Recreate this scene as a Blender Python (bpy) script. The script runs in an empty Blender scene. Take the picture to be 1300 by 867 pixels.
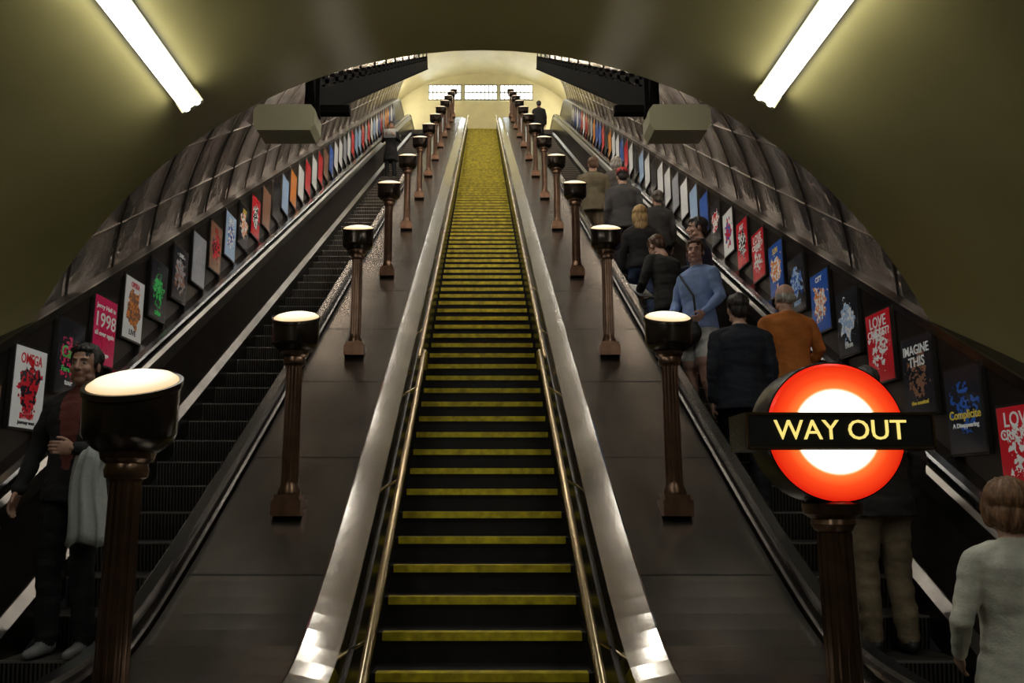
import bpy, math, random
import numpy as np
from mathutils import Vector, Matrix, noise
random.seed(7)
rad=math.radians
F=1054.0; CX=612.0; CY=433.0
TH=math.atan(375/F); PIT=rad(30)-TH
CAMZ=1.6
S30=.5; C30=math.cos(rad(30)); T30=math.tan(rad(30))
D=Vector((0,C30,S30)); N=Vector((0,-S30,C30))
H0=796*1.1/270*math.cos(TH)
CAM=Vector((0,0,CAMZ))
def P(z,n,X):
    h=H0-n; t=(z-h*math.sin(TH))/math.cos(TH)
    p=CAM+D*t-N*h
    return Vector((X,p.y,p.z))
O=P(F*1.1/270,0,0)
ZTOP=O.z+95*0.1575
def smax(a,b,k): return (a+b+math.sqrt((a-b)**2+k*k))/2
def smin(a,b,k): return (a+b-math.sqrt((a-b)**2+k*k))/2
def pz(y,n):
    zs=O.z+(y-O.y)*T30+n/C30
    a=smax(zs,.78+(n-.5)*1.1,.25)
    return smin(a,ZTOP+(n+.2)*1.1,.3)
def pzs(y,n):
    return smin(O.z+(y-O.y)*T30+n/C30,ZTOP+(n+.2)*1.1,.3)
YS=[1.9+.12*i for i in range(36)]+[6.3+.9*i for i in range(26)]+[29.0+.15*i for i in range(24)]

# ---------------- materials
MATS={}
def mat(name,col,rough=.5,metal=0.,emit=None,es=0.,bump=0.,bscale=20.,var=0.,vscale=6.,stretch=(1,1,1),coat=0.,spec=None):
    if name in MATS: return MATS[name]
    m=bpy.data.materials.new(name); m.use_nodes=True
    nt=m.node_tree; b=nt.nodes['Principled BSDF']
    b.inputs['Base Color'].default_value=(*col,1); b.inputs['Roughness'].default_value=rough
    b.inputs['Metallic'].default_value=metal
    if coat: b.inputs['Coat Weight'].default_value=coat; b.inputs['Coat Roughness'].default_value=.15
    if spec is not None: b.inputs['Specular IOR Level'].default_value=spec
    if emit: b.inputs['Emission Color'].default_value=(*emit,1); b.inputs['Emission Strength'].default_value=es
    if bump or var:
        tc=nt.nodes.new('ShaderNodeTexCoord'); mp=nt.nodes.new('ShaderNodeMapping'); mp.inputs['Scale'].default_value=stretch
        nt.links.new(tc.outputs['Object'],mp.inputs[0])
    if bump:
        n=nt.nodes.new('ShaderNodeTexNoise'); n.inputs['Scale'].default_value=bscale; n.inputs['Detail'].default_value=4
        nt.links.new(mp.outputs[0],n.inputs['Vector'])
        bp=nt.nodes.new('ShaderNodeBump'); bp.inputs['Strength'].default_value=bump; bp.inputs['Distance'].default_value=.02
        nt.links.new(n.outputs['Fac'],bp.inputs['Height']); nt.links.new(bp.outputs[0],b.inputs['Normal'])
    if var:
        n=nt.nodes.new('ShaderNodeTexNoise'); n.inputs['Scale'].default_value=vscale; n.inputs['Detail'].default_value=6
        nt.links.new(mp.outputs[0],n.inputs['Vector'])
        r=nt.nodes.new('ShaderNodeValToRGB')
        r.color_ramp.elements[0].position=.3; r.color_ramp.elements[1].position=.72
        r.color_ramp.elements[0].color=(*[c*(1-var) for c in col],1); r.color_ramp.elements[1].color=(*[min(1,c*(1+var)) for c in col],1)
        nt.links.new(n.outputs['Fac'],r.inputs[0]); nt.links.new(r.outputs[0],b.inputs['Base Color'])
    MATS[name]=m; return m

def math_node(nt,op,a,b=None):
    n=nt.nodes.new('ShaderNodeMath'); n.operation=op
    for i,v in enumerate((a,b)):
        if v is None: continue
        if isinstance(v,(int,float)): n.inputs[i].default_value=v
        else: nt.links.new(v,n.inputs[i])
    return n.outputs[0]

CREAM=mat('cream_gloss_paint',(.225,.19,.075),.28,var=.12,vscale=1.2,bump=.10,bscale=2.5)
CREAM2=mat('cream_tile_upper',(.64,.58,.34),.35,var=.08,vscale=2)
DECK=mat('bronze_deck_metal',(.11,.095,.082),.25,.88,bump=.03,bscale=6,var=.35,vscale=3,stretch=(1.5,.6,.6))
SHINY=mat('polished_edge_metal',(.58,.56,.53),.11,1.,bump=.05,bscale=3,var=.12,vscale=4)
DULL=mat('satin_skirt_metal',(.20,.185,.17),.28,1.,var=.25,vscale=4)
DARKM=mat('dark_bronze_panel',(.055,.045,.038),.27,.6,var=.3,vscale=3)
PANELW=mat('poster_wall_panel',(.05,.04,.035),.35,.7,var=.3,vscale=3)
RUBBER=mat('black_rubber_handrail',(.012,.012,.012),.20,spec=.8)
STEPB=mat('stair_tread_dark',(.012,.009,.008),.6,var=.4,vscale=8)
YEL=mat('yellow_nosing_paint',(.80,.60,.03),.5,var=.4,vscale=14,bump=.1,bscale=40)
BRASS=mat('brass_handrail',(.70,.56,.34),.24,1.,var=.2,vscale=7)
COPPER=mat('bronze_lamp_post',(.20,.12,.08),.30,.9,var=.25,vscale=10)
BRZ=mat('dark_bronze_cup',(.060,.046,.037),.26,.8,var=.2,vscale=9)
BASEM=mat('post_base_bronze',(.24,.13,.08),.4,.8,var=.25,vscale=14)
def lamp_glow():
    m=bpy.data.materials.new('lamp_diffuser_glow'); m.use_nodes=True; nt=m.node_tree; b=nt.nodes['Principled BSDF']
    tc=nt.nodes.new('ShaderNodeTexCoord'); sp=nt.nodes.new('ShaderNodeSeparateXYZ'); nt.links.new(tc.outputs['Object'],sp.inputs[0])
    r=math_node(nt,'SQRT',math_node(nt,'ADD',math_node(nt,'POWER',sp.outputs[0],2),math_node(nt,'POWER',sp.outputs[1],2)))
    cr=nt.nodes.new('ShaderNodeValToRGB'); e=cr.color_ramp.elements; e[0].position=0; e[0].color=(1,.95,.82,1); e[1].position=1; e[1].color=(.72,.50,.26,1)
    q=e.new(.78); q.color=(.97,.84,.62,1)
    nt.links.new(math_node(nt,'DIVIDE',r,.131),cr.inputs[0]); nt.links.new(cr.outputs[0],b.inputs['Emission Color'])
    b.inputs['Emission Strength'].default_value=1.25; b.inputs['Base Color'].default_value=(.25,.22,.17,1); b.inputs['Roughness'].default_value=.4
    return m
LAMPE=lamp_glow()
TUBE=mat('fluorescent_tube_glow',(.9,.9,.9),.5,emit=(.97,1,.97),es=15)
TUBE2=mat('truss_tube_glow',(.9,.9,.9),.5,emit=(1,.88,.72),es=55)
CROWN=mat('crown_tube_glow',(.9,.9,.9),.5,emit=(1,.95,.86),es=40)
HOUS=mat('fixture_housing',(.30,.27,.17),.4)
TRUSSM=mat('truss_black_steel',(.005,.0045,.004),.9,.0,spec=.05)
BOXM=mat('grey_green_box',(.34,.34,.22),.45)
FLOORM=mat('dark_floor_tile',(.06,.055,.05),.4,var=.3,vscale=5)
SIGNBLK=mat('sign_black_face',(.006,.006,.006),.5)
SIGNYEL=mat('sign_yellow_letters',(.9,.75,.2),.5,emit=(1,.80,.22),es=.9)
WINM=mat('window_glass_block_glow',(.9,.95,1),.4,emit=(.86,.94,1),es=5)
RIBM=mat('vault_rib_metal',(.20,.17,.145),.35,.9)

def vault_mat():
    m=bpy.data.materials.new('vault_metal_panels'); m.use_nodes=True; nt=m.node_tree; b=nt.nodes['Principled BSDF']
    tc=nt.nodes.new('ShaderNodeTexCoord'); sp=nt.nodes.new('ShaderNodeSeparateXYZ'); nt.links.new(tc.outputs['Object'],sp.inputs[0])
    s=math_node(nt,'ADD',math_node(nt,'MULTIPLY',sp.outputs[1],C30/.9),math_node(nt,'MULTIPLY',sp.outputs[2],S30/.9))
    fl=math_node(nt,'FLOOR',s)
    wn=nt.nodes.new('ShaderNodeTexWhiteNoise'); wn.noise_dimensions='1D'; nt.links.new(fl,wn.inputs['W'])
    ns=nt.nodes.new('ShaderNodeTexNoise'); ns.inputs['Scale'].default_value=1.3; ns.inputs['Detail'].default_value=5
    nt.links.new(tc.outputs['Object'],ns.inputs['Vector'])
    mx=math_node(nt,'ADD',math_node(nt,'MULTIPLY',wn.outputs['Value'],.35),math_node(nt,'MULTIPLY',ns.outputs['Fac'],.7))
    r=nt.nodes.new('ShaderNodeValToRGB'); r.color_ramp.elements[0].color=(.40,.34,.30,1); r.color_ramp.elements[1].color=(.82,.76,.70,1)
    r.color_ramp.elements[0].position=.2; r.color_ramp.elements[1].position=.85
    nt.links.new(mx,r.inputs[0]); nt.links.new(r.outputs[0],b.inputs['Base Color'])
    b.inputs['Metallic'].default_value=.88
    nt.links.new(math_node(nt,'ADD',math_node(nt,'MULTIPLY',wn.outputs['Value'],.10),.15),b.inputs['Roughness'])
    fr=math_node(nt,'FRACT',s); bow=math_node(nt,'MULTIPLY',fr,math_node(nt,'SUBTRACT',1,fr))
    hh=math_node(nt,'ADD',math_node(nt,'MULTIPLY',bow,1.8),math_node(nt,'MULTIPLY',ns.outputs['Fac'],1.0))
    bp=nt.nodes.new('ShaderNodeBump'); bp.inputs['Strength'].default_value=.9; bp.inputs['Distance'].default_value=.16
    nt.links.new(hh,bp.inputs['Height']); nt.links.new(bp.outputs[0],b.inputs['Normal'])
    return m
VAULT=vault_mat()
def ribbed_mat():
    m=bpy.data.materials.new('escalator_step_ribbed'); m.use_nodes=True; nt=m.node_tree; b=nt.nodes['Principled BSDF']
    tc=nt.nodes.new('ShaderNodeTexCoord'); sp=nt.nodes.new('ShaderNodeSeparateXYZ'); nt.links.new(tc.outputs['Object'],sp.inputs[0])
    s=math_node(nt,'SINE',math_node(nt,'MULTIPLY',sp.outputs[0],2*math.pi/.025))
    r=nt.nodes.new('ShaderNodeValToRGB'); r.color_ramp.elements[0].color=(.012,.011,.01,1); r.color_ramp.elements[1].color=(.20,.185,.165,1)
    nt.links.new(math_node(nt,'ADD',math_node(nt,'MULTIPLY',s,.5),.5),r.inputs[0]); nt.links.new(r.outputs[0],b.inputs['Base Color'])
    b.inputs['Metallic'].default_value=.6; b.inputs['Roughness'].default_value=.42
    bp=nt.nodes.new('ShaderNodeBump'); bp.inputs['Distance'].default_value=.006; nt.links.new(s,bp.inputs['Height']); nt.links.new(bp.outputs[0],b.inputs['Normal'])
    return m
RIBBED=ribbed_mat()
STEPEDGE=mat('escalator_step_edge',(.34,.31,.28),.4,.7)

# ---------------- mesh builder
PENDING=[]
class MB:
    def __init__(s): s.v=[]; s.f=[]; s.m=[]
    def add(s,vs,fs,m=0):
        o=len(s.v); s.v+= [tuple(v) for v in vs]; s.f+=[tuple(i+o for i in f) for f in fs]; s.m+=[m]*len(fs)
    def box(s,c,sz,m=0,R=None):
        x,y,z=[a/2 for a in sz]; vs=[Vector((i,j,k)) for i in(-x,x) for j in(-y,y) for k in(-z,z)]
        if R: vs=[R@v for v in vs]
        c=Vector(c); s.add([v+c for v in vs],[(0,1,3,2),(4,6,7,5),(0,4,5,1),(2,3,7,6),(0,2,6,4),(1,5,7,3)],m)
    def ell(s,c,r,m=0,seg=20,rg=12,R=None):
        c=Vector(c); vs=[];fs=[]
        for i in range(rg+1):
            a=math.pi*i/rg
            for j in range(seg):
                b=2*math.pi*j/seg; v=Vector((r[0]*math.sin(a)*math.cos(b),r[1]*math.sin(a)*math.sin(b),r[2]*math.cos(a)))
                if R: v=R@v
                vs.append(v+c)
        for i in range(rg):
            for j in range(seg):
                k=(j+1)%seg; fs.append((i*seg+j,i*seg+k,(i+1)*seg+k,(i+1)*seg+j))
        s.add(vs,fs,m)
    def lathe(s,prof,c=(0,0,0),seg=32,m=0,axis='z',warp=None):
        vs=[];fs=[];c=Vector(c)
        for r,z in prof:
            for j in range(seg):
                b=2*math.pi*j/seg
                v=Vector((r*math.cos(b),r*math.sin(b),z)) if axis=='z' else Vector((r*math.cos(b),z,r*math.sin(b)))
                if warp: v=warp(v)
                vs.append(c+v)
        n=len(prof)
        for i in range(n-1):
            for j in range(seg):
                k=(j+1)%seg; fs.append((i*seg+j,i*seg+k,(i+1)*seg+k,(i+1)*seg+j))
        fs.append(tuple(range(seg))[::-1]); fs.append(tuple((n-1)*seg+j for j in range(seg)))
        s.add(vs,fs,m)
    def loft(s,rings,m=0):
        seg=len(rings[0]); vs=[v for r in rings for v in r]; fs=[]
        for i in range(len(rings)-1):
            for j in range(seg):
                k=(j+1)%seg; fs.append((i*seg+j,i*seg+k,(i+1)*seg+k,(i+1)*seg+j))
        fs.append(tuple(range(seg))[::-1]); fs.append(tuple((len(rings)-1)*seg+j for j in range(seg)))
        s.add(vs,fs,m)
    def tube(s,pts,rs,seg=14,m=0,caps=True,flat=1.):
        pts=[Vector(p) for p in pts]; rs=list(rs)
        if caps:
            d0=(pts[0]-pts[1]).normalized(); d1=(pts[-1]-pts[-2]).normalized()
            pre=[];pr=[];po=[];qr=[]
            for a in (85,60,30):
                pre.append(pts[0]+d0*rs[0]*math.sin(rad(a))); pr.append(rs[0]*math.cos(rad(a)))
            for a in (30,60,85):
                po.append(pts[-1]+d1*rs[-1]*math.sin(rad(a))); qr.append(rs[-1]*math.cos(rad(a)))
            tang=[d0*-1]*3; tend=[d1]*3
        else: pre=[];pr=[];po=[];qr=[];tang=[];tend=[]
        T=[]
        for i in range(len(pts)):
            a=pts[max(0,i-1)]; b=pts[min(len(pts)-1,i+1)]; T.append((b-a).normalized())
        P_=pre+pts+po; R_=pr+rs+qr; T_=tang+T+tend
        up=Vector((1,0,0)) if abs(T_[0].x)<.9 else Vector((0,1,0)); rings=[]
        for p,r,t in zip(P_,R_,T_):
            u=(up-t*up.dot(t)).normalized(); w=t.cross(u); up=u
            rings.append([p+u*r*math.cos(2*math.pi*j/seg)+w*r*flat*math.sin(2*math.pi*j/seg) for j in range(seg)])
        s.loft(rings,m)
    def sweep(s,ys,prof,m=0,closed=True,zf=pz,ms=None):
        n=len(prof); vs=[(x,y,zf(y,q)) for y in ys for x,q in prof]
        base=len(s.v); s.v+=vs
        for i in range(len(ys)-1):
            for j in range(n if closed else n-1):
                k=(j+1)%n; s.f.append((base+i*n+j,base+i*n+k,base+(i+1)*n+k,base+(i+1)*n+j)); s.m.append(ms[j] if ms else m)
        if closed:
            s.f.append(tuple(base+j for j in range(n))); s.m.append(m)
            s.f.append(tuple(base+(len(ys)-1)*n+j for j in range(n))[::-1]); s.m.append(m)
    def pathsweep(s,path,prof,m=0):
        n=len(prof); L=len(path); base=len(s.v)
        for i,(y,z) in enumerate(path):
            a=path[max(0,i-1)]; b=path[min(L-1,i+1)]; t=Vector((b[0]-a[0],b[1]-a[1])).normalized()
            for x,q in prof: s.v.append((x,y-t.y*q,z+t.x*q))
        for i in range(L-1):
            for j in range(n):
                k=(j+1)%n; s.f.append((base+i*n+j,base+i*n+k,base+(i+1)*n+k,base+(i+1)*n+j)); s.m.append(m)
        s.f.append(tuple(base+j for j in range(n))); s.m.append(m)
        s.f.append(tuple(base+(L-1)*n+j for j in range(n))[::-1]); s.m.append(m)
    def text(s,txt,size,M,m=0,bold=.0,ext=.002,width=None):
        c=bpy.data.curves.new('t','FONT'); c.body=txt; c.size=size; c.align_x='CENTER'; c.align_y='CENTER'; c.extrude=ext; c.offset=bold; c.resolution_u=3
        o=bpy.data.objects.new('t',c); bpy.context.scene.collection.objects.link(o)
        dg=bpy.context.evaluated_depsgraph_get(); me=bpy.data.meshes.new_from_object(o.evaluated_get(dg))
        vs=[v.co.copy() for v in me.vertices]
        if vs and width:
            w=max(v.x for v in vs)-min(v.x for v in vs); k=width/w
            for v in vs: v.x*=k
        s.add([M@v for v in vs],[tuple(p.vertices) for p in me.polygons],m)
        bpy.data.objects.remove(o); bpy.data.curves.remove(c); bpy.data.meshes.remove(me)
    def mesh(s,name,mats,smooth=False,recalc=True):
        me=bpy.data.meshes.new(name); me.from_pydata(s.v,[],s.f)
        for mm in mats: me.materials.append(mm)
        me.polygons.foreach_set('material_index',s.m)
        if recalc:
            import bmesh
            bm=bmesh.new(); bm.from_mesh(me); bmesh.ops.recalc_face_normals(bm,faces=bm.faces); bm.to_mesh(me); bm.free()
        if smooth: me.shade_smooth()
        me.update(); return me
    def obj(s,name,mats,parent=None,smooth=False,sharp=None):
        me=s.mesh(name,mats,smooth)
        if sharp is not None: me.shade_smooth(); me.set_sharp_from_angle(angle=rad(sharp))
        return link(name,me,parent)
def link(name,me,parent=None,M=None):
    o=bpy.data.objects.new(name,me); PENDING.append(o)
    if M is not None: o.matrix_world=M
    if parent: o.parent=parent
    return o
def empty(name,M=None):
    e=bpy.data.objects.new(name,None); e.empty_display_size=.1; PENDING.append(e)
    if M is not None: e.matrix_world=M
    return e

# ---------------- shell
MY=5.95; MR=3.57; MZ=1.43
b=MB()
ys=[-7+ (MY+7)*i/24 for i in range(25)]
phis=[rad(-23.5+227*i/64) for i in range(65)]
vs=[(MR*math.cos(a),y,MZ+MR*math.sin(a)) for y in ys for a in phis]; n=65
b.add(vs,[(i*n+j,i*n+j+1,(i+1)*n+j+1,(i+1)*n+j) for i in range(24) for j in range(64)])
VR=3.5; VN=.25
def shaft_pt(y,a): 
    zc=O.z+(y-O.y)*T30+VN/C30
    return (VR*math.cos(a),y,zc+VR*math.sin(a)/C30)
hp=[rad(180*i/64) for i in range(65)]
v1=[(MR*math.cos(a),MY,MZ+MR*math.sin(a)) for a in hp]; v1b=[((MR+.06)*math.cos(a),MY+.05,MZ+(MR+.06)*math.sin(a)) for a in hp]; v2=[shaft_pt(MY+.05,a) for a in hp]
b.add(v1+v1b+v2,[(j,j+1,65+j+1,65+j) for j in range(64)]+[(65+j,65+j+1,130+j+1,130+j) for j in range(64)])
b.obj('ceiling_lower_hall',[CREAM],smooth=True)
b=MB(); Y1=31.2
ys=[MY+.05+(Y1-MY-.05)*i/50 for i in range(51)]; hp2=[rad(-8+196*i/64) for i in range(65)]
b.add([shaft_pt(y,a) for y in ys for a in hp2],[(i*65+j,i*65+j+1,(i+1)*65+j+1,(i+1)*65+j) for i in range(50) for j in range(64)])
shaft=b.obj('ceiling_escalator_shaft',[VAULT],smooth=True)
b=MB()
def axis_pt(s,a,r): 
    p=O+D*s+N*(VN+r*math.sin(a)); return Vector((r*math.cos(a),p.y,p.z))
s=-1.5
while s<31:
    for a0,a1 in ((12,88),(92,168)):
        run=[]
        for i in range(27):
            p=axis_pt(s,rad(a0+(a1-a0)*i/26),VR-.004)
            if MY+.12<p.y<Y1-.1: run.append(p)
        if len(run)>2: b.tube(run,[.012]*len(run),6,0,False)
    s+=.9
for a in (22,32,45,58,122,135,148,158,80,100):
    run=[axis_pt(s_,rad(a),VR-.003) for s_ in [i*1.0 for i in range(-2,34)]]
    run=[p for p in run if MY+.1<p.y<Y1-.1]
    b.tube(run,[.008]*len(run),6,0,False)
b.obj('panel_ribs',[RIBM],parent=shaft,smooth=True)
b=MB(); EY=35.0; EZ=17.25; A,B=4.6,3.2
hp=[rad(-25+230*i/48) for i in range(49)]
b.add([(A*math.cos(a),y,EZ+B*math.sin(a)) for y in (Y1,EY) for a in hp],[(j,j+1,49+j+1,49+j) for j in range(48)])
hq=[rad(180*i/48) for i in range(49)]
b.add([shaft_pt(Y1,a) for a in hq]+[(A*1.02*math.cos(a),Y1,max(EZ+B*1.02*math.sin(a),shaft_pt(Y1,a)[2]+.05)) for a in hq],[(j,j+1,49+j+1,49+j) for j in range(48)])
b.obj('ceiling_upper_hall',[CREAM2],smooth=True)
b=MB(); b.box((0,EY+.1,18),(10,.2,7)); b.obj('wall_upper_end',[CREAM2])
for i in range(3):
    b=MB(); x=-1.62+1.62*i-.06; w=1.46; zc=19.47+.02; hgt=.72
    b.box((x,EY-.02,zc),(w,.04,hgt),0)
    for k in range(9): b.box((x-w/2+w*k/8,EY-.05,zc),(.045,.06,hgt),1)
    for k in range(3): b.box((x,EY-.05,zc-hgt/2+hgt*k/2),(w+.05,.06,.05),1)
    b.obj('window_%d'%(i+1),[WINM,HOUS])
b=MB(); b.box((0,33.2,ZTOP-.1),(9.4,5.5-.1,.2)); b.v=[(v[0],max(v[1],O.y+95*.2728-.0) ,v[2]) for v in b.v]; b.obj('floor_upper_landing',[FLOORM])
b=MB(); b.box((0,-.6,-.1),(7.3,13.4,.2)); b.obj('floor',[FLOORM])
b=MB(); b.box((0,-7.05,2.3),(7.2,.1,5.6)); b.obj('wall_back',[CREAM])
for sx,nm in ((-1,'wall_left'),(1,'wall_right')):
    b=MB()
    YW=[-2+.3*i for i in range(14)]+YS[2:]
    b.sweep(YW,[(sx*3.25,.2),(sx*3.25,1.12),(sx*3.27,1.15),(sx*3.6,1.15),(sx*3.6,.2)],0)
    b.sweep(YW,[(sx*3.235,1.10),(sx*3.235,1.16),(sx*3.262,1.16),(sx*3.262,1.10)],1)
    b.obj(nm,[PANELW,DULL])

# ---------------- staircase
b=MB()
for k in range(-4,96):
    y=O.y+k*.2728; z=O.z+k*.1575
    zb=z-.1575; yn=y+.2728
    b.add([(-.6,y,zb),(.6,y,zb),(.6,y,z),(-.6,y,z),(.6,yn,z),(-.6,yn,z)],[(0,1,2,3),(3,2,4,5)],0)
    b.box((0,y+.015,z-.018),(1.1,.07,.044),1)
    b.box((0,y+.002,z-.050),(1.1,.02,.018),0)
for sx in(-1,1):
    b.sweep(YS,[(sx*.565,-.35),(sx*.585,.40),(sx*.60,.40),(sx*.60,-.35)],2)
b.obj('staircase',[STEPB,YEL,DARKM])

for sx in(-1,1):
    b=MB(); kp=P(F*2.47/(math.cos(TH)*387),.56,0).y
    Y_a=[y for y in YS if 3.2<y<kp]+[kp]; pts=[(sx*.495,y,pzs(y,.58)) for y in Y_a]
    y0=Y_a[0]; pts=[(sx*.495,y0-.06,pzs(y0,.58)-.30),(sx*.495,y0-.05,pzs(y0,.58)-.08)]+pts
    pts+=[(sx*.495,kp+.12,pzs(kp+.12,.53)),(sx*.50,kp+.16,pzs(kp+.16,.40))]
    b.tube(pts,[.023]*len(pts),10,0)
    Y_b=[kp-.05]+[y for y in YS if kp<y<31.2]; pts=[(sx*.535,y,pzs(y,.56)) for y in Y_b]
    b.tube(pts,[.020]*len(pts),10,0)
    y=4.0
    while y<31:
        xx=.495 if y<kp else .535
        b.tube([(sx*xx,y,pzs(y,.57)-.01),(sx*xx,y,pzs(y,.57)-.08),(sx*.6,y,pzs(y,.57)-.14)],[.009]*3,8,0); y+=1.3
    b.obj('stair_handrail',[BRASS],smooth=True)

for sx in(-1,1):
    b=MB()
    pr=[(sx*.60,-.3),(sx*.60,.44),(sx*.625,.475),(sx*.79,.505),(sx*.80,.50),(sx*1.50,.50),(sx*1.52,.47),(sx*1.52,-.3)]
    b.sweep(YS,pr,0,ms=[2,1,1,1,0,0,2,2])
    y=3.2
    while y<31.5:
        b.add([(sx*.80,y,pz(y,.503)),(sx*1.50,y,pz(y,.503)),(sx*1.50,y+.012,pz(y+.012,.503)),(sx*.80,y+.012,pz(y+.012,.503))],[(0,1,2,3)],2)
        y+=2.295/2
    b.obj('balustrade_deck',[DECK,SHINY,DARKM])

# ---------------- escalators
EY0=3.5; ER=.346
def tread(y):
    k=math.floor((y-EY0)/ER); return EY0+k*ER, (pz(EY0+k*ER,-.2) if k>=0 else 0.02)
def handrail_path(n):
    up=[(y,pz(y,n)) for y in YS]
    y0,z0=up[0]; r=.36; arc=[(y0-r*math.sin(rad(a)),z0-r+r*math.cos(rad(a))) for a in range(180,0,-12)]
    y1,z1=up[-1]; arc2=[(y1+r*math.sin(rad(a)),z1-r+r*math.cos(rad(a))) for a in range(12,181,12)]
    return arc+up+arc2
for sx in(-1,1):
    E=empty('escalator')
    b=MB()
    k=0; x0,x1=1.77*sx,2.70*sx
    b.add([(x0,2.2,.02),(x1,2.2,.02),(x1,EY0,.02),(x0,EY0,.02)],[(0,1,2,3)],1)
    prevz=.02
    while EY0+k*ER<31.6:
        y=EY0+k*ER; z=pz(y,-.2)
        b.add([(x0,y+.03,prevz-.02),(x1,y+.03,prevz-.02),(x0,y+.008,(prevz+z)/2),(x1,y+.008,(prevz+z)/2),(x0,y,z-.012),(x1,y,z-.012),(x0,y,z),(x1,y,z),(x0,y+.02,z),(x1,y+.02,z),(x0,y+ER+.03,z),(x1,y+ER+.03,z)],
              [(0,1,3,2),(2,3,5,4)],0)
        o=len(b.v)-12
        b.f+=[(o+4,o+5,o+7,o+6),(o+6,o+7,o+9,o+8),(o+8,o+9,o+11,o+10)]; b.m+=[1,1,0]
        prevz=z; k+=1
    b.obj('steps',[RIBBED,STEPEDGE],parent=E)
    b=MB()
    b.sweep(YS,[(sx*1.525,.50),(sx*1.60,.53),(sx*1.66,.48),(sx*1.735,-.08),(sx*1.525,-.30)],0)
    b.sweep(YS,[(sx*1.735,-.06),(sx*1.765,-.10),(sx*1.765,-.32),(sx*1.70,-.32)],1)
    b.sweep(YS,[(sx*1.60,.535),(sx*1.655,.49),(sx*1.665,.44),(sx*1.61,.44)],1)
    b.obj('balustrade_inner',[DARKM,DULL],parent=E)
    b=MB()
    b.sweep(YS,[(sx*2.705,-.32),(sx*2.705,-.10),(sx*2.76,-.05),(sx*2.78,-.05),(sx*2.78,-.32)],1)
    b.sweep(YS,[(sx*2.765,-.06),(sx*2.80,.50),(sx*2.86,.54),(sx*2.95,.50),(sx*2.95,-.3),(sx*2.78,-.3)],0)
    b.sweep(YS,[(sx*2.95,.44),(sx*2.95,.47),(sx*3.25,.40),(sx*3.25,.2)],2)
    b.sweep(YS,[(sx*2.775,.42),(sx*2.80,.505),(sx*2.83,.53),(sx*2.82,.42)],1)
    b.obj('balustrade_outer',[DARKM,DULL,DECK],parent=E)
    for X,nm in ((1.57,'handrail_inner'),(2.86,'handrail_outer')):
        b=MB(); X=sx*X
        b.pathsweep(handrail_path(.585),[(X-.045,-.012),(X-.045,.012),(X-.03,.026),(X+.03,.026),(X+.045,.012),(X+.045,-.012)],0)
        b.pathsweep(handrail_path(.555),[(X-.018,-.02),(X-.018,.02),(X+.018,.02),(X+.018,-.02)],1)
        y0=YS[0]; z0=pz(y0,.585)-.36
        b.add([(X,y0,z0)]+[(X,y0-.33*math.sin(rad(a)),z0+.33*math.cos(rad(a))) for a in range(0,181,12)],[(0,i,i+1) for i in range(1,16)],2)
        b.obj(nm,[RUBBER,SHINY,DARKM],parent=E,sharp=40)

# ---------------- uplighter posts (cup mouth cut on a slant facing down the incline, low domed diffuser)
def slant(v):
    w=min(1,max(0,(v.z-.985)/.14)); return Vector((v.x,v.y,v.z+v.y*math.tan(rad(22))*w))
def lamp_mesh():
    b=MB()
    b.box((0,0,.045),(.17,.17,.09),2); b.box((0,0,.10),(.145,.145,.04),2)
    b.lathe([(.065,.12),(.065,.14),(.05,.17),(.046,.2),(.044,.86),(.05,.875),(.062,.88),(.066,.90),(.06,.92),(.078,.935),(.082,.955)],seg=24,m=0)
    for j in range(12):
        a=2*math.pi*j/12; b.tube([(.042*math.cos(a),.042*math.sin(a),.19),(.039*math.cos(a),.039*math.sin(a),.865)],[.008,.008],6,0,False)
    b.lathe([(.075,.95),(.10,.965),(.128,.99),(.137,1.01),(.139,1.145),(.146,1.150),(.146,1.168),(.134,1.168),(.132,1.160)],seg=40,m=1,warp=slant)
    b.lathe([(.133,1.162),(.132,1.170),(.115,1.182),(.08,1.192),(.04,1.198),(.004,1.200)],seg=40,m=3,warp=slant)
    me=b.mesh('uplighter_lamp_post',[COPPER,BRZ,BASEM,LAMPE]); me.shade_smooth(); me.set_sharp_from_angle(angle=rad(35)); return me
LM=lamp_mesh()
for sx in (-1,1):
    for i in range(-1,12):
        if i==-1:
            if sx==1: continue
            y=2.54; X=1.075
        else: y=4.88+2.295*i; X=1.115
        o=link('uplighter_lamp_post',LM); o.location=(sx*X,y,pz(y,.50)-.01-(.022 if i==-1 else 0))

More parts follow.
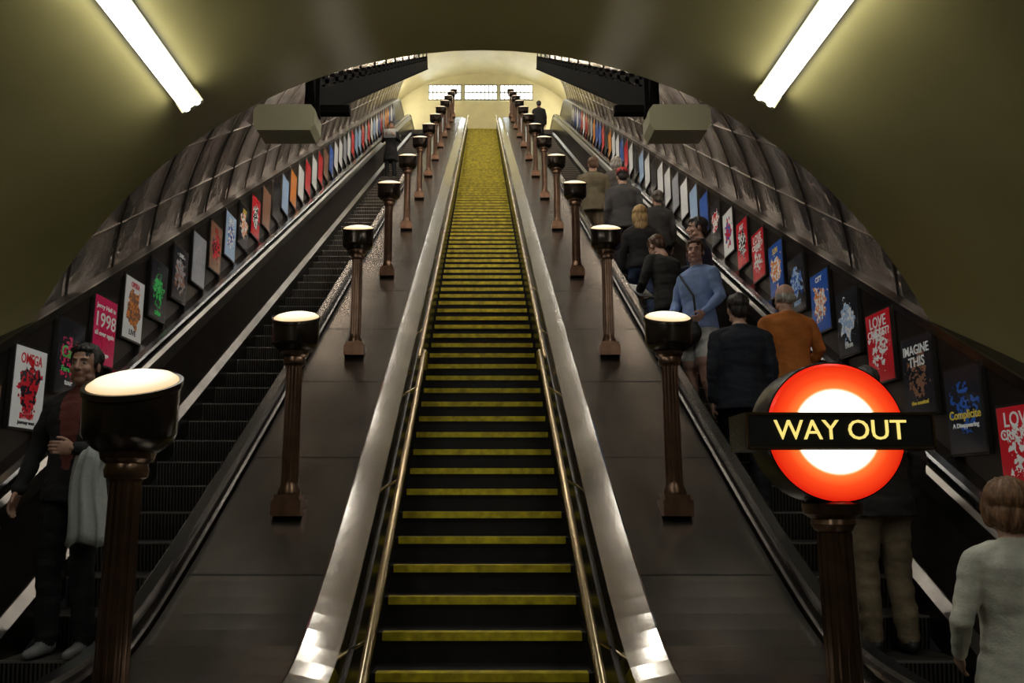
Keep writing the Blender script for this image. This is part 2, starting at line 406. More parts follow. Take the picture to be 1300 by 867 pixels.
# ---------------- way out sign
def roundel_mat():
    m=bpy.data.materials.new('roundel_glow'); m.use_nodes=True; nt=m.node_tree; b=nt.nodes['Principled BSDF']
    tc=nt.nodes.new('ShaderNodeTexCoord'); sp=nt.nodes.new('ShaderNodeSeparateXYZ'); nt.links.new(tc.outputs['Object'],sp.inputs[0])
    r=math_node(nt,'SQRT',math_node(nt,'ADD',math_node(nt,'POWER',sp.outputs[0],2),math_node(nt,'POWER',sp.outputs[2],2)))
    rr=math_node(nt,'DIVIDE',r,.21)
    cr=nt.nodes.new('ShaderNodeValToRGB')
    e=cr.color_ramp.elements; e[0].position=0; e[0].color=(1,.98,.93,1); e[1].position=1; e[1].color=(.70,.010,.003,1)
    for p,c in ((.54,(1,.96,.85,1)),(.61,(1,.72,.40,1)),(.63,(1,.22,.04,1)),(.78,(1,.07,.012,1))):
        q=e.new(p); q.color=c
    nt.links.new(rr,cr.inputs[0]); nt.links.new(cr.outputs[0],b.inputs['Emission Color']); nt.links.new(cr.outputs[0],b.inputs['Base Color'])
    st=math_node(nt,'ADD',math_node(nt,'MULTIPLY',math_node(nt,'LESS_THAN',rr,.60),1.8),.95)
    nt.links.new(st,b.inputs['Emission Strength']); b.inputs['Roughness'].default_value=.3
    return m
zs=2.53; yc=-(548-433)/F*zs
sc=CAM+Vector((446/F*zs, zs*math.cos(PIT)-yc*math.sin(PIT), zs*math.sin(PIT)+yc*math.cos(PIT)))
WE=empty('way_out_sign',Matrix.Translation(sc))
def child(b,name,mats,**k):
    o=b.obj(name,mats,**k); o.parent=WE; return o
b=MB(); b.lathe([(.19,-.02),(.212,-.018),(.215,.0),(.215,.13),(.20,.15)],seg=64,m=0,axis='y')
child(b,'drum_case',[BRZ],sharp=35)
b=MB(); b.lathe([(.01,-.026),(.20,-.026),(.208,-.019)],seg=64,m=0,axis='y'); child(b,'roundel_face',[roundel_mat()])
b=MB(); b.box((0,.04,0),(.56,.17,.112),0)
b.box((0,-.047,0),(.545,.008,.098),1)
for zz in(-.051,.051): b.box((0,-.05,zz),(.56,.01,.006),2)
for xx in(-.278,.278): b.box((xx,-.05,0),(.006,.01,.108),2)
child(b,'name_bar',[BRZ,SIGNBLK,mat('sign_bronze_edge',(.16,.10,.05),.35,.9)])
b=MB(); b.text('WAY OUT',.084,Matrix.Translation((0,-.053,0))@Matrix.Rotation(rad(90),4,'X'),0,bold=.0,width=.395)
child(b,'lettering',[SIGNYEL])
b=MB(); pb=pz(sc.y+.03,.5)-sc.z
b.box((0,.05,pb+.045),(.17,.17,.09),1); b.box((0,.05,pb+.10),(.145,.145,.04),1)
b.lathe([(.06,pb+.12),(.048,pb+.17),(.046,-.30),(.058,-.29),(.066,-.275),(.062,-.26),(.085,-.245),(.088,-.215),(.07,-.205),(.05,-.19)],(0,.05,0),seg=28,m=0)
for j in range(12):
    a=2*math.pi*j/12; b.tube([(.044*math.cos(a),.05+.044*math.sin(a),pb+.16),(.044*math.cos(a),.05+.044*math.sin(a),-.30)],[.008,.008],6,0,False)
child(b,'fluted_post',[COPPER,BASEM],sharp=35)

# ---------------- fluorescent fixtures
def fluoro(X,y0,y1,r,zc,name='fluorescent_light',tm=TUBE):
    a=math.asin(max(-1,min(1,X/r))); zz=zc+r*math.cos(a); L=y1-y0
    b=MB(); 
    b.box((0,0,.055),(.16,L,.03),0); b.box((0,0,.03),(.07,L*.97,.05),0)
    b.box((0,-L/2+.01,.0),(.17,.03,.10),0); b.box((0,L/2-.01,.0),(.17,.03,.10),0)
    for q in(-.042,.042): b.tube([(q,-L/2+.03,-.03),(q,L/2-.03,-.03)],[.030,.030],12,1)
    o=b.obj(name,[HOUS,tm]); o.location=(X,(y0+y1)/2,zz); o.rotation_euler=(0,a,0); return o
for X in(-2.02,1.97):
    for y0 in (3.75,.9,-2.2): fluoro(X,y0,y0+1.6,3.48,MZ)
TUBE3=mat('upper_hall_tube_glow',(.9,.9,.9),.5,emit=(1,.95,.85),es=100)
for X in(-3.9,3.9):
    o=fluoro(X,32.2,34.2,4.5,16.6,tm=TUBE3); o.location.z=18.7
for X in(-.8,.8):
    for i in range(10):
        s_=3.2+2.65*i; nn=VN+math.sqrt(VR*VR-X*X)-.13
        p=O+D*s_+N*nn
        if p.y<MY+1.2: continue
        o=fluoro(X,0,.75,4,0,tm=CROWN); o.location=(X,p.y,p.z); o.rotation_euler=(rad(30),0,0)

# ---------------- overhead trusses with lights
for sx in(-1,1):
    E=empty('overhead_lighting_truss'); b=MB()
    X=sx*2.08; Ls=P(10.3,2.3,X); 
    def q(s,n,x=X): 
        p=Ls+D*s+N*(n-2.3); return Vector((x,p.y,p.z))
    Rm=Matrix.Rotation(rad(30),3,'X'); LEN=22.0
    b.box(q(LEN/2,2.40,X-sx*.03),(.04,LEN,.32),0,Rm); b.box(q(LEN/2,2.25,X+sx*.06),(.26,LEN,.03),0,Rm); b.box(q(LEN/2,2.62),(.08,LEN,.06),0,Rm)
    for i in range(29):
        s=i*LEN/28; b.box(q(s,2.50),(.08,.30,.40),0,Rm)
        if i<28: b.tube([q(s,2.33),q(s+LEN/28,2.6)],[.015,.015],6,0)
    for i in range(0,12):
        s=i*2+.3; nv=VN+math.sqrt((VR)**2-2.08**2)
        b.tube([q(s,2.62),q(s,nv-.01)],[.02,.02],8,0)
    b.box(q(0,2.5)+Vector((0,0,.02)),(.18,.12,.66),0)
    b.box(q(-.02,2.30)+Vector((sx*-.02,0,.0)),(.85,.12,.10),0)
    b.obj('truss_frame',[TRUSSM],parent=E)
    b=MB()
    for i in range(11):
        s=i*2+1.2; b.box(q(s,2.36,X+sx*.13),(.05,1.3,.05),1,Rm)
        for e in(-.68,.68): b.box(q(s+e,2.33,X+sx*.12),(.12,.06,.13),0,Rm)
    b.obj('uplight_tubes',[TRUSSM,TUBE2],parent=E)
    b=MB(); c=q(-.05,2.3,X+sx*.30)+Vector((0,-.05,-.20)); w,hh,dd=.37,.165,.2
    pts=[(-w,-hh*.45),(-w*.86,-hh),(w*.86,-hh),(w,-hh*.45),(w,hh*.6),(w*.86,hh),(-w*.86,hh),(-w,hh*.6)]
    b.add([(c.x+x,c.y-dd,c.z+z) for x,z in pts]+[(c.x+x,c.y+dd,c.z+z) for x,z in pts],[tuple(range(8)),tuple(range(15,7,-1))]+[(j,(j+1)%8,8+(j+1)%8,8+j) for j in range(8)],0)
    b.obj('junction_box',[BOXM],parent=E)

# ---------------- posters
def poster_mat(name,bg,fg,ac,seed):
    m=bpy.data.materials.new(name); m.use_nodes=True; nt=m.node_tree; b=nt.nodes['Principled BSDF']; b.inputs['Roughness'].default_value=.2
    tc=nt.nodes.new('ShaderNodeTexCoord'); mp=nt.nodes.new('ShaderNodeMapping'); mp.inputs['Location'].default_value=(seed*3.1,seed*1.7,seed)
    nt.links.new(tc.outputs['Object'],mp.inputs[0])
    ns=nt.nodes.new('ShaderNodeTexNoise'); ns.inputs['Scale'].default_value=13; ns.inputs['Detail'].default_value=6; nt.links.new(mp.outputs[0],ns.inputs['Vector'])
    n2=nt.nodes.new('ShaderNodeTexNoise'); n2.inputs['Scale'].default_value=30; n2.inputs['Detail'].default_value=4; nt.links.new(mp.outputs[0],n2.inputs['Vector'])
    sp=nt.nodes.new('ShaderNodeSeparateXYZ'); nt.links.new(tc.outputs['Object'],sp.inputs[0])
    r=math_node(nt,'SQRT',math_node(nt,'ADD',math_node(nt,'POWER',math_node(nt,'MULTIPLY',sp.outputs[0],5.2),2),math_node(nt,'POWER',math_node(nt,'MULTIPLY',sp.outputs[1],4.4),2)))
    v=math_node(nt,'GREATER_THAN',math_node(nt,'SUBTRACT',math_node(nt,'MULTIPLY',ns.outputs['Fac'],1.9),r),.25)
    a=math_node(nt,'GREATER_THAN',n2.outputs['Fac'],.51)
    m1=nt.nodes.new('ShaderNodeMix'); m1.data_type='RGBA'; m1.inputs[6].default_value=(*fg,1); m1.inputs[7].default_value=(*ac,1); nt.links.new(a,m1.inputs[0])
    m2=nt.nodes.new('ShaderNodeMix'); m2.data_type='RGBA'; m2.inputs[6].default_value=(*bg,1); nt.links.new(v,m2.inputs[0]); nt.links.new(m1.outputs[2],m2.inputs[7])
    nt.links.new(m2.outputs[2],b.inputs['Base Color'])
    nt.links.new(m2.outputs[2],b.inputs['Emission Color']); b.inputs['Emission Strength'].default_value=.12  # faint self-glow stands in for light falling on the poster art
    return m
PF=mat('poster_frame_metal',(.09,.08,.07),.35,.8)
W=(.80,.80,.77); K=(.02,.02,.025); RED=(.60,.02,.03); PINK=(.70,.03,.12); BLU=(.03,.10,.40); GRN=(.05,.60,.12); ORG=(.75,.25,.05); GRY=(.35,.36,.38); BRN=(.25,.12,.07); YL=(.80,.60,.08); LB=(.35,.5,.70)
def tm(c,nm): return mat('ink_glow_'+nm,c,.4,emit=c,es=.10)  # lettering ink with added glow, imitating light on the print
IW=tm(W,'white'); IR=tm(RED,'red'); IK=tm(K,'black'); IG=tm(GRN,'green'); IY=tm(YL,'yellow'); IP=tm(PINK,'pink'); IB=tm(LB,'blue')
left=[(W,(.6,.1,.1),W,[('OMEGA',IR,.17,.085),('monkey',IR,-.2,.05)]),(BRN,ORG,YL,[('SHOW',IY,.2,.08)]),
 (W,RED,K,[('OMEGA',IR,.2,.09),('MONKEY',IR,-.2,.05),('journey west',IK,-.245,.03)]),(K,PINK,K,[('Cape',IG,.03,.11),('Farewell',IG,-.1,.05),('tour',IW,-.2,.05)]),(PINK,PINK,(.6,.02,.08),[('Jerry Hall is',IW,.2,.045),('1998',IW,.08,.15),('all over again',IW,-.03,.05),('on stage',IW,-.2,.04)]),
 (W,BRN,ORG,[('OPERA',IR,.22,.06),('LIVE',IK,-.22,.06)]),(K,GRN,K,[('GREEN',IG,-.23,.05)]),(K,BRN,GRY,[('DARK',IW,.2,.05)]),(GRY,GRY,(.4,.4,.42),[]),(BRN,RED,K,[('RED',IR,.2,.06)]),(LB,W,BLU,[('SALE',IW,.2,.08)]),(K,ORG,W,[('NOW',IY,.2,.08)]),(RED,W,K,[])]
right=[(K,RED,W,[('LIVE',IW,.2,.08)]),(RED,W,RED,[('LOVE',IW,.2,.11),('CRICKET?',IW,.11,.075)]),(K,BLU,K,[('Complicite',IY,-.03,.07),('A Disappearing',IW,-.1,.035)]),
 (K,BRN,K,[('IMAGINE',IW,.19,.085),('THIS',IW,.10,.09),('the musical',IY,-.2,.035)]),(RED,W,RED,[('LOVE',IW,.2,.11),('CRICKET?',IW,.11,.075)]),(K,LB,W,[('blue',IW,-.2,.06)]),(BLU,W,ORG,[('CITY',IW,.22,.06)]),
 (K,BLU,LB,[('NIGHT',IB,-.2,.06)]),(BLU,ORG,W,[('SUN',IY,.2,.08)]),(RED,W,RED,[('LOVE',IW,.2,.11),('CRICKET?',IW,.11,.075)]),(RED,K,W,[('HOT',IW,.2,.08)]),(W,RED,BLU,[]),(K,W,RED,[])]
def poster(b,side,p,des,mi,local=True):
    M=Matrix.Identity(4) if local else Matrix(((0,0,-side,p.x),(-side,0,0,p.y),(0,1,0,p.z),(0,0,0,1)))
    def bx(c,sz,m):
        t=MB(); t.box(c,sz); b.add([M@Vector(v) for v in t.v],t.f,m)
    bx((0,0,0),(.44,.60,.03),0); bx((0,0,.012),(.405,.565,.012),mi)
for sx,lst,r0 in ((-1,left,1.718-2*.1725),(1,right,1.786-3*.1725)):
    far=MB(); fm=[PF]; 
    gen=[poster_mat('poster_far_glow_%d_%d'%(sx,i),*c,i+40) for i,c in enumerate([(W,RED,K),(RED,W,YL),(K,W,ORG),(GRY,W,LB),(W,BLU,GRY),(BRN,YL,K),(LB,W,K),(GRY,W,K),(W,K,ORG),(BLU,W,RED),(ORG,W,K)])]
    fm+=gen
    for i in range(44):
        rc=(r0+.1725*i)*1e-3; z=rc*F*3.25
        if z>32: break
        p=P(z,.76,sx*3.23); 
        if p.y>31: break
        p.z=pz(p.y,.76)
        if i<len(lst):
            bg,fg,ac,tx=lst[i]
            b=MB(); poster(b,sx,p,None,1)
            ink=[]
            for t,mt,yy,szz in tx:
                if mt not in ink: ink.append(mt)
                wd=min(.36,.62*szz*len(t)); b.text(t,szz*1.15,Matrix.Translation((0,yy,.0195)),2+ink.index(mt),bold=.0015,ext=.001,width=wd)
            o=b.obj('framed_poster',[PF,poster_mat('poster_art_glow_%d_%d'%(sx,i),bg,fg,ac,i+(9 if sx>0 else 0))]+ink)
            o.matrix_world=Matrix(((0,0,-sx,p.x),(-sx,0,0,p.y),(0,1,0,p.z),(0,0,0,1)))
        else: poster(far,sx,p,None,1+random.randrange(len(gen)),local=False)
    far.obj('poster_row',fm)

# ---------------- people
def remesh(b,voxel,smooth_it=4,name='m'):
    me=b.mesh(name,[],False); o=bpy.data.objects.new('tmp',me); bpy.context.scene.collection.objects.link(o)
    r=o.modifiers.new('r','REMESH'); r.mode='VOXEL'; r.voxel_size=voxel
    if smooth_it:
        s=o.modifiers.new('s','SMOOTH'); s.factor=.5; s.iterations=smooth_it
    dg=bpy.context.evaluated_depsgraph_get(); out=bpy.data.meshes.new_from_object(o.evaluated_get(dg))
    bpy.data.objects.remove(o); bpy.data.meshes.remove(me); out.shade_smooth(); return out
def carr(me):
    c=np.empty(len(me.polygons)*3); me.polygons.foreach_get('center',c); return c.reshape(-1,3)
def displace(me,fn):
    n=len(me.vertices); co=np.empty(n*3); me.vertices.foreach_get('co',co); no=np.empty(n*3); me.vertex_normals.foreach_get('vector',no)
    co=co.reshape(-1,3); no=no.reshape(-1,3)
    d=np.array([fn(p) for p in co]); co=co+no*d[:,None]
    me.vertices.foreach_set('co',co.ravel()); me.update()
def head_mesh():
    b=MB()
    b.ell((0,-.012,.03),(.076,.096,.088)); b.ell((0,.022,-.03),(.060,.070,.082)); b.ell((0,.058,-.093),(.030,.028,.024))
    b.tube([(0,.088,.012),(0,.100,-.012),(0,.110,-.030)],[.009,.011,.014],10); b.ell((.012,.097,-.034),(.010,.012,.009)); b.ell((-.012,.097,-.034),(.010,.012,.009))
    b.ell((0,.076,.026),(.048,.016,.010))
    for s in(-1,1):
        b.ell((s*.036,.060,-.032),(.024,.026,.026)); b.ell((s*.077,-.006,-.012),(.009,.020,.031)); b.ell((s*.045,.02,-.075),(.022,.04,.025))
    b.ell((0,.087,-.058),(.024,.011,.0065)); b.ell((0,.086,-.068),(.021,.011,.0065))
    b.tube([(0,-.012,-.05),(0,-.022,-.17)],[.052,.056],18)
    return remesh(b,.005,2,'head')
HEAD0=head_mesh()
SK={}
def head_for(skin,brow):
    key=(skin,brow)
    if key in SK: return SK[key]
    me=HEAD0.copy(); sm=mat('skin_%s'%str(skin),skin,.5,var=.08,vscale=30); lm=mat('lips_%s'%str(skin),(skin[0]*.75,skin[1]*.5,skin[2]*.5),.45)
    me.materials.append(sm); me.materials.append(lm); c=carr(me)
    idx=((np.abs(c[:,0])<.023)&(np.abs(c[:,2]+.063)<.010)&(c[:,1]>.088)).astype(np.int32); me.polygons.foreach_set('material_index',idx)
    e=MB()
    for s in(-1,1):
        e.ell((s*.030,.076,.002),(.0125,.010,.0065),0,14,8); e.ell((s*.030,.0835,.002),(.0052,.004,.0052),1,10,6)
        e.tube([(s*.016,.092,.024),(s*.03,.092,.028),(s*.044,.082,.025)],[.0025,.003,.002],8,2)
    em=e.mesh('eyes',[mat('eye_white',(.55,.50,.46),.3),mat('eye_iris',(.03,.02,.015),.2),mat('brow_%s'%str(brow),brow,.7)],True)
    SK[key]=(me,em); return SK[key]
HM={}
def hair_mesh(kind,col):
    if (kind,col) in HM: return HM[(kind,col)]
    b=MB()
    if kind=='short':
        b.ell((0,-.024,.047),(.085,.100,.088)); b.ell((0,-.065,-.015),(.072,.050,.070)); b.ell((0,.045,.085),(.06,.035,.026))
        for s in(-1,1): b.ell((s*.066,.0,.02),(.016,.035,.04))
    elif kind=='long':
        b.ell((0,-.022,.045),(.092,.106,.096)); b.ell((0,-.06,-.06),(.095,.065,.13)); b.ell((0,-.075,-.15),(.085,.045,.09))
        for s in(-1,1): b.ell((s*.075,.01,-.04),(.025,.04,.10))
    elif kind=='bob':
        b.ell((0,-.022,.045),(.096,.108,.095)); b.ell((0,-.055,-.035),(.095,.068,.085))
        for s in(-1,1): b.ell((s*.078,.01,-.02),(.024,.045,.07))
    elif kind=='bald':
        b.ell((0,-.058,-.012),(.073,.056,.058))
        for s in(-1,1): b.ell((s*.068,-.02,.0),(.014,.045,.038))
    elif kind=='cap':
        b.ell((0,-.016,.060),(.090,.108,.078)); b.ell((0,.095,.05),(.06,.055,.009)); 
    me=remesh(b,.006 if kind!='bob' else .0045,3,'hair')
    if kind!='cap':
        def fn(p):
            a=math.atan2(p[0],p[1]); return noise.noise(Vector((a*5,p[2]*12,1)))*.010+noise.noise(Vector((a*16+p[2]*20,p[2]*9,5)))*.008+noise.noise(Vector((a*40+p[2]*30,p[2]*12,9)))*.003
        displace(me,fn)
    me.materials.append(mat('hair_%s'%str(col),col,.5,var=.5,vscale=70,stretch=(1,1,.2)))
    HM[(kind,col)]=me; return me
def hand_mesh(curl):
    b=MB(); b.ell((0,0,-.048),(.016,.038,.050)); b.ell((0,.0,-.075),(.013,.040,.022)); b.tube([(0,0,.03),(0,0,-.02)],[.027,.026],12,flat=.75)
    for y,L in ((.029,.070),(.010,.079),(-.010,.073),(-.028,.057)):
        p=Vector((0,y,-.085)); pts=[p]; a=0
        for k,f in enumerate((.45,.31,.24)):
            a+=curl*(.55 if k==0 else .9); p=p+Vector((-math.sin(a),y*.12,-math.cos(a)))*L*f; pts.append(p)
        b.tube(pts,[.0095,.0090,.0082,.0068],10)
    b.tube([(-.004,.022,-.022),(-.012,.044,-.045),(-.020,.054,-.068),(-.026,.056,-.086)],[.014,.0115,.0098,.0080],10)
    return remesh(b,.0035,1,'hand')
HAND=[hand_mesh(.35),hand_mesh(.95)]
HC={}
def hand_for(i,skin):
    if (i,skin) not in HC:
        me=HAND[i].copy(); me.materials.append(mat('skin_%s'%str(skin),skin,.5,var=.08,vscale=30)); HC[(i,skin)]=me
    return HC[(i,skin)]

BASE=dict(pelvis=(0,0,.95),chest=(0,0,1.25),neck=(0,-.015,1.48),head=(0,.01,1.625),
 hipL=(-.085,0,.90),kneeL=(-.10,.02,.50),ankL=(-.11,-.02,.09),hipR=(.085,0,.90),kneeR=(.10,.02,.50),ankR=(.11,-.02,.09),
 shoL=(-.175,-.01,1.385),elbL=(-.235,-.04,1.12),wriL=(-.235,.05,.88),shoR=(.175,-.01,1.385),elbR=(.235,-.04,1.12),wriR=(.235,.05,.88))
def segd(c,a,b):
    a=np.array(a);b=np.array(b);ab=b-a; t=np.clip(((c-a)@ab)/(ab@ab),0,1); return np.linalg.norm(c-(a+t[:,None]*ab),axis=1),t
def person(name,X,z,yaw,height,top,bottom,hair,pose={},hem=.88,flare=0.,skin=(.55,.33,.24),shoes=(.02,.02,.02),shorts=False,sleeve=1.,shirt=None,hy=0,hp=0,wide=1.,curl=(0,0),floor=None,brow=(.05,.03,.02),extra=None):
    J={k:Vector(v) for k,v in BASE.items()}
    for k,v in pose.items(): J[k]=Vector(v)
    p=P(z,-.2,X)
    if floor is None: ty,tz=tread(p.y); loc=Vector((X,min(max(p.y,ty+.12),ty+ER-.10),tz))
    else: loc=Vector((X,p.y if floor[0] is None else floor[0],floor[1]))
    k=height/1.75
    M=Matrix.Translation(loc)@Matrix.Rotation(rad(yaw),4,'Z')@Matrix.Scale(k,4)
    E=empty(name,M)
    b=MB()
    def cen(zz):
        if zz<=.95: return J['pelvis']+Vector((0,0,zz-.95))
        if zz<=1.25: return J['pelvis'].lerp(J['chest'],(zz-.95)/.30)
        return J['chest'].lerp(J['neck'],(zz-1.25)/.23)
    secs=[(.82,.12,.09),(.88,.165,.118),(.95,.172,.125),(1.06,.155,.112),(1.18,.168,.118),(1.30,.186,.125),(1.38,.182,.112),(1.42,.150,.095),(1.455,.100,.072),(1.49,.06,.058)]
    rings=[]
    for i,(a,rx,ry) in enumerate(secs):
        c=cen(a); t=(cen(a+.03)-cen(a-.03)).normalized()
        yv=Vector((0,1,0))-t*t.y; yv.normalize()
        ring=[]
        for j in range(24):
            g=2*math.pi*j/24; cx=math.cos(g); sy=math.sin(g); cx=math.copysign(abs(cx)**.85,cx); sy=math.copysign(abs(sy)**.85,sy)
            ring.append(c+Vector((rx*wide*cx,0,0))+yv*ry*wide*sy)
        rings.append(ring)
    b.loft(rings)
    if hem<.86 or flare:
        rings=[]
        for a in np.linspace(1.12,hem,6):
            f=(1.12-a)/(1.12-hem); c=cen(a); rx=(.160+f*(.025+flare))*wide; ry=(.117+f*(.022+flare*.8))*wide
            rings.append([c+Vector((rx*math.cos(2*math.pi*j/24),ry*math.sin(2*math.pi*j/24),0)) for j in range(24)])
        b.loft(rings)
    segs=[]
    nk=J['neck']
    for s in 'LR':
        hpv,kn,an=J['hip'+s],J['knee'+s],J['ank'+s]
        lr=(.098,.086,.070,.066,.062,.058) if not shorts else (.105,.100,.062,.058,.046,.040)
        b.tube([hpv,hpv.lerp(kn,.45),kn,kn.lerp(an,.3),kn.lerp(an,.7),an+Vector((0,0,.01))],[q*wide for q in lr],16)
        if shorts: b.tube([hpv,hpv.lerp(kn,.5),hpv.lerp(kn,.88)],[.105,.10,.092],16)
        b.tube([an+Vector((0,-.035,-.045)),an+Vector((0,.06,-.05)),an+Vector((0,.155,-.058))],[.042,.040,.030],12,flat=.95)
        b.tube([an+Vector((0,0,.04)),an+Vector((0,.0,-.04))],[.045,.042],12)
        sh,el,wr=J['sho'+s].copy(),J['elb'+s],J['wri'+s]; sh.x*=wide
        ar=(.062,.058,.051,.047,.039) if sleeve>=1 else (.060,.057,.045,.040,.030)
        ar=[q*(.5+.5*wide) for q in ar]
        b.tube([sh,sh.lerp(el,.5),el,el.lerp(wr,.4),wr.lerp(el,.04)],ar,14)
        b.tube([nk+Vector((0,0,-.035)),nk.lerp(sh,.5)+Vector((0,0,.0)),sh+Vector((0,0,.008))],[.052,.056,.056],12)
        segs+=[('leg',hpv,kn,.08,s),('shin',kn,an,.06,s),('shoe',an+Vector((0,-.03,-.05)),an+Vector((0,.15,-.055)),.045,s),('arm',sh,el,.06,s),('fore',el,wr,.045,s)]
    b.tube([nk-Vector((0,0,.05)),nk.lerp(J['head'],.5)],[.056,.052],14)
    cc_=[nk+Vector((.062*math.cos(rad(a)),.012+.056*math.sin(rad(a)),-.005+.012*(-math.sin(rad(a))))) for a in range(0,361,30)]
    b.tube(cc_,[.017]*len(cc_),8)
    vox=.010 if z<7 else (.0115 if z<9.5 else .016)
    me=remesh(b,vox,4,'body')
    sd=random.random()*50
    def fn(q):
        if q[2]<.1: return 0
        return noise.noise(Vector((q[0]*6+sd,q[1]*6,q[2]*13)))*.010+noise.noise(Vector((q[0]*12+q[2]*9,q[1]*12+sd,q[2]*26)))*.005
    displace(me,fn)
    c=carr(me); lab=[]; ds=[]; ts=[]
    segs+=[('torso',J['pelvis']-Vector((0,0,.06)),J['chest'],.135,''),('torso',J['chest'],J['neck']-Vector((0,0,.06)),.13,'')]
    for nm,a,bb,r,s in segs:
        d,t=segd(c,a,bb); ds.append(d-r); ts.append(t); lab.append(nm)
    ds=np.array(ds); ts=np.array(ts); am=ds.argmin(0); labs=np.array(lab)[am]; tt=ts[am,np.arange(len(c))]
    idx=np.zeros(len(c),np.int32)
    isarm=(labs=='arm')|(labs=='fore')
    low=(~isarm)&(c[:,2]<hem); idx[low]=1
    if shorts: idx[(labs=='shin')|((labs=='leg')&(tt>.84))]=2
    idx[(labs=='shoe')]=3
    if sleeve<1: idx[(labs=='fore')|((labs=='arm')&(tt>sleeve))]=2
    nz=J['neck'].z; idx[(c[:,2]>nz+.014)&(~isarm)&(np.linalg.norm(c[:,:2]-np.array(J['neck'])[:2],axis=1)<.085)]=2
    if shirt is not None:
        fr=(labs=='torso')&(c[:,1]>J['chest'].y+.03)&(np.abs(c[:,0])<.02+.055*np.clip((c[:,2]-1.0)/.4,0,1))&(c[:,2]>1.02); idx[fr]=4
    me.polygons.foreach_set('material_index',idx)
    for nm,cc in (('top',top),('bottom',bottom),('skin',skin),('shoe',shoes),('shirt',shirt or top)):
        if nm=='skin': me.materials.append(mat('skin_%s'%str(skin),skin,.5))
        else: me.materials.append(mat('%s_%s'%('cloth' if nm!='shoe' else 'leather',str(cc)),cc,.85 if nm!='shoe' else .4,var=.18,vscale=9,bump=.2,bscale=90))
    def ch(nm,m_,Ml):
        o=bpy.data.objects.new(nm,m_); PENDING.append(o); o.parent=E; o.matrix_local=Ml; return o
    ch('body',me,Matrix.Identity(4))
    hm,em=head_for(skin,brow)
    Mh=Matrix.Translation(J['head'])@Matrix.Rotation(rad(hy),4,'Z')@Matrix.Rotation(rad(hp),4,'X')
    ch('head',hm,Mh); ch('eyes',em,Mh)
    for kd,cl in hair: ch('hat' if kd=='cap' else 'hair',hair_mesh(kd,cl),Mh)
    for i,s in enumerate('LR'):
        el,wr=J['elb'+s],J['wri'+s]; zv=(el-wr).normalized(); yv=Vector((0,1,0)) if abs(zv.y)<.8 else Vector((0,0,1))
        yv=(yv-zv*yv.dot(zv)).normalized(); xv=yv.cross(zv)
        R=Matrix((xv,yv,zv)).transposed().to_4x4(); 
        if s=='L': R=R@Matrix.Scale(-1,4,(1,0,0))
        ch('hand_'+('left' if s=='L' else 'right'),hand_for(curl[i],skin),Matrix.Translation(wr)@R)
    if extra:
        for nm,bb,mts in extra:
            mm=bb.mesh(nm,mts,True); ch(nm,mm,Matrix.Identity(4))
    return E

NAVY=(.010,.012,.020); BLK=(.014,.014,.015); JEAN=(.05,.08,.16); KHA=(.24,.18,.11)
dk=(.02,.013,.01); br=(.12,.06,.03); bl=(.48,.31,.13); gy=(.42,.39,.35)
walk=dict(kneeL=(-.10,.16,.60),ankL=(-.11,.10,.27),kneeR=(.10,.03,.49),ankR=(.11,-.05,.09))
g=MB(); rings=[]
for i,zq in enumerate(np.linspace(1.12,.62,10)):
    f=i/9; rings.append([Vector((-.20+.02*math.sin(f*5)+(.075+.05*f)*math.cos(2*math.pi*j/32)*(1+.12*math.sin(j*1.6+f*4)),.20+(.045+.04*f)*math.sin(2*math.pi*j/32)*(1+.25*math.sin(j*1.57+1)),zq+.02*math.cos(j*.8))) for j in range(32)])
g.loft(rings)
person('man_descending_with_jacket',-2.42,4.78,176,1.82,(.016,.015,.016),(.014,.014,.015),[('short',dk)],
  pose=dict(elbL=(-.25,-.02,1.13),wriL=(-.10,.22,1.13),elbR=(.27,-.03,1.14),wriR=(.30,.06,.90),kneeL=(-.10,.05,.5)),hem=.84,flare=.01,shirt=(.16,.04,.03),curl=(1,0),skin=(.42,.23,.16),
  extra=[('draped_jacket',g,[mat('grey_jacket_cloth',(.42,.43,.41),.8,bump=.4,bscale=25)])],shoes=(.3,.3,.3),hy=5)
g=MB(); g.box((0,.30,1.27),(.34,.01,.24),0,Matrix.Rotation(rad(-25),3,'X'))
person('woman_reading_newspaper',-2.45,22.2,178,1.66,BLK,BLK,[('short',dk)],pose=dict(elbL=(-.24,.02,1.15),wriL=(-.14,.24,1.22),elbR=(.24,.02,1.15),wriR=(.14,.24,1.22)),hem=.55,flare=.03,hp=-15,
  extra=[('newspaper',g,[mat('newsprint',(.7,.7,.66),.8)])],shoes=(.3,.25,.2))
person('man_in_dark_coat_khaki_trousers',2.40,4.9,2,1.72,(.022,.018,.016),KHA,[('short',(.06,.05,.045))],pose=dict(head=(.0,.05,1.60),elbL=(-.27,-.02,1.14),elbR=(.27,-.02,1.14),wriL=(-.28,.08,.92)),hem=.80,flare=.02,wide=1.12,hp=-12)
person('man_in_navy_suit',2.04,6.35,-4,1.70,NAVY,(.010,.010,.013),[('short',dk)],pose=walk,hem=.80,flare=.015,wide=1.10)
person('man_in_orange_shirt',2.52,6.62,6,1.66,(.58,.18,.03),(.03,.03,.035),[('bald',gy)],pose=dict(elbL=(-.26,-.04,1.14),elbR=(.28,-.02,1.16),wriR=(.24,.15,1.02)),hem=.86,flare=.012,wide=1.12,skin=(.58,.34,.25))
bag=MB(); bag.ell((.0,.20,.80),(.17,.07,.13)); bag.tube([(-.12,.19,.88),(-.08,.17,1.15),(.12,.10,1.40)],[.010]*3,8)
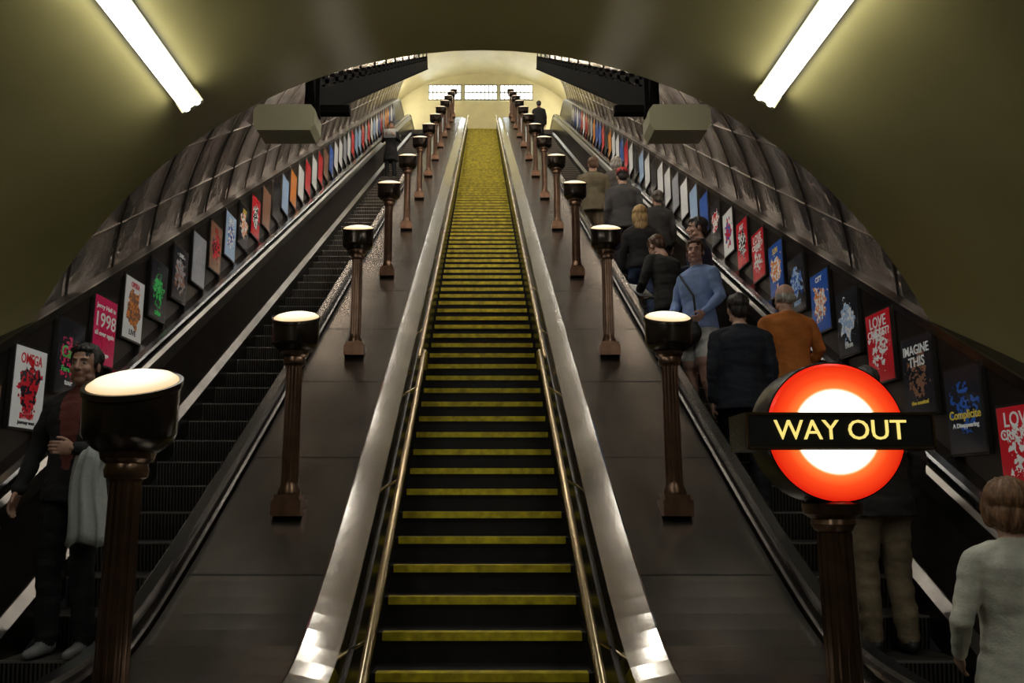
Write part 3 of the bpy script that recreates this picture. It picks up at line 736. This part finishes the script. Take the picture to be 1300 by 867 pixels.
person('man_in_blue_shirt',2.08,7.8,128,1.78,(.27,.39,.70),(.75,.74,.70),[('short',br)],pose=dict(elbL=(-.26,.0,1.15),wriL=(-.20,.18,.98),elbR=(.26,.0,1.15),wriR=(.14,.22,.97),kneeL=(-.1,.08,.5)),hem=.86,flare=.012,shorts=True,hy=30,skin=(.62,.36,.28),curl=(1,1),
  extra=[('shoulder_bag',bag,[mat('black_nylon',(.012,.012,.013),.5)])])
person('man_in_navy_jacket',2.42,9.1,55,1.80,(.025,.032,.065),BLK,[('short',dk)],hem=.84,flare=.02,hy=35,pose=dict(wriL=(-.22,.2,1.1),wriR=(.2,.2,1.1)))
pp=MB(); pp.box((-.12,.33,1.10),(.22,.01,.28),0,Matrix.Rotation(rad(-50),3,'X'))
person('person_leaning_over_leaflet',1.99,8.6,30,1.76,(.035,.033,.03),BLK,[('short',br)],pose=dict(chest=(0,.06,1.24),neck=(0,.13,1.45),head=(0,.19,1.57),shoL=(-.175,.10,1.37),shoR=(.175,.10,1.37),elbL=(-.25,.14,1.13),wriL=(-.16,.30,1.08),elbR=(.25,.14,1.13),wriR=(.06,.32,1.06)),hem=.82,flare=.015,hp=-30,
  extra=[('leaflet',pp,[mat('leaflet_paper',(.7,.7,.68),.7)])])
person('woman_in_black_jacket_and_jeans',1.97,10.1,-5,1.68,(.016,.015,.016),JEAN,[('long',bl)],pose=dict(**walk,elbR=(.27,-.05,1.16),wriR=(.22,.10,1.02)),hem=.90,flare=.03,wide=.96)
person('man_in_red_cap',2.15,12.5,0,1.86,(.07,.068,.068),(.03,.03,.035),[('short',dk),('cap',(.65,.02,.02))],hem=.82,flare=.02,wide=1.08)
person('man_in_dark_jacket',2.50,11.6,8,1.60,(.04,.04,.04),BLK,[('short',(.12,.10,.08))],hem=.82,flare=.02,wide=1.05)
person('man_in_olive_jacket',1.90,14.0,0,1.82,(.15,.125,.075),KHA,[('short',br)],pose=dict(**walk),hem=.80,flare=.03,wide=1.15)
person('woman_with_grey_hair',2.40,14.6,0,1.68,(.12,.11,.10),BLK,[('bob',gy)],hem=.8,flare=.03)
person('man_in_black_coat',2.02,29.3,0,1.74,BLK,BLK,[('short',dk)],hem=.8,flare=.02)
person('woman_in_white_jacket',2.27,3.30,-4,1.64,(.66,.64,.54),(.05,.05,.06),[('bob',(.22,.11,.05))],pose=dict(elbL=(-.27,-.03,1.12),wriL=(-.22,.12,.96)),hem=.80,flare=.035,floor=(None,0.02))

for o in PENDING: bpy.context.scene.collection.objects.link(o)
# ---------------- world, camera
w=bpy.data.worlds.new('w'); bpy.context.scene.world=w; w.use_nodes=True
w.node_tree.nodes['Background'].inputs[0].default_value=(.01,.01,.01,1); w.node_tree.nodes['Background'].inputs[1].default_value=.3
cd=bpy.data.cameras.new('camera'); co=bpy.data.objects.new('camera',cd); bpy.context.scene.collection.objects.link(co)
cd.sensor_width=36; cd.sensor_fit='HORIZONTAL'; cd.lens=36*F/1300; cd.shift_x=(650-CX)/1300
co.location=CAM; co.rotation_euler=(rad(90)+PIT,0,0); cd.clip_end=200
bpy.context.scene.camera=co
sc_=bpy.context.scene; sc_.view_settings.view_transform='Standard'; sc_.view_settings.look='None'; sc_.view_settings.exposure=0
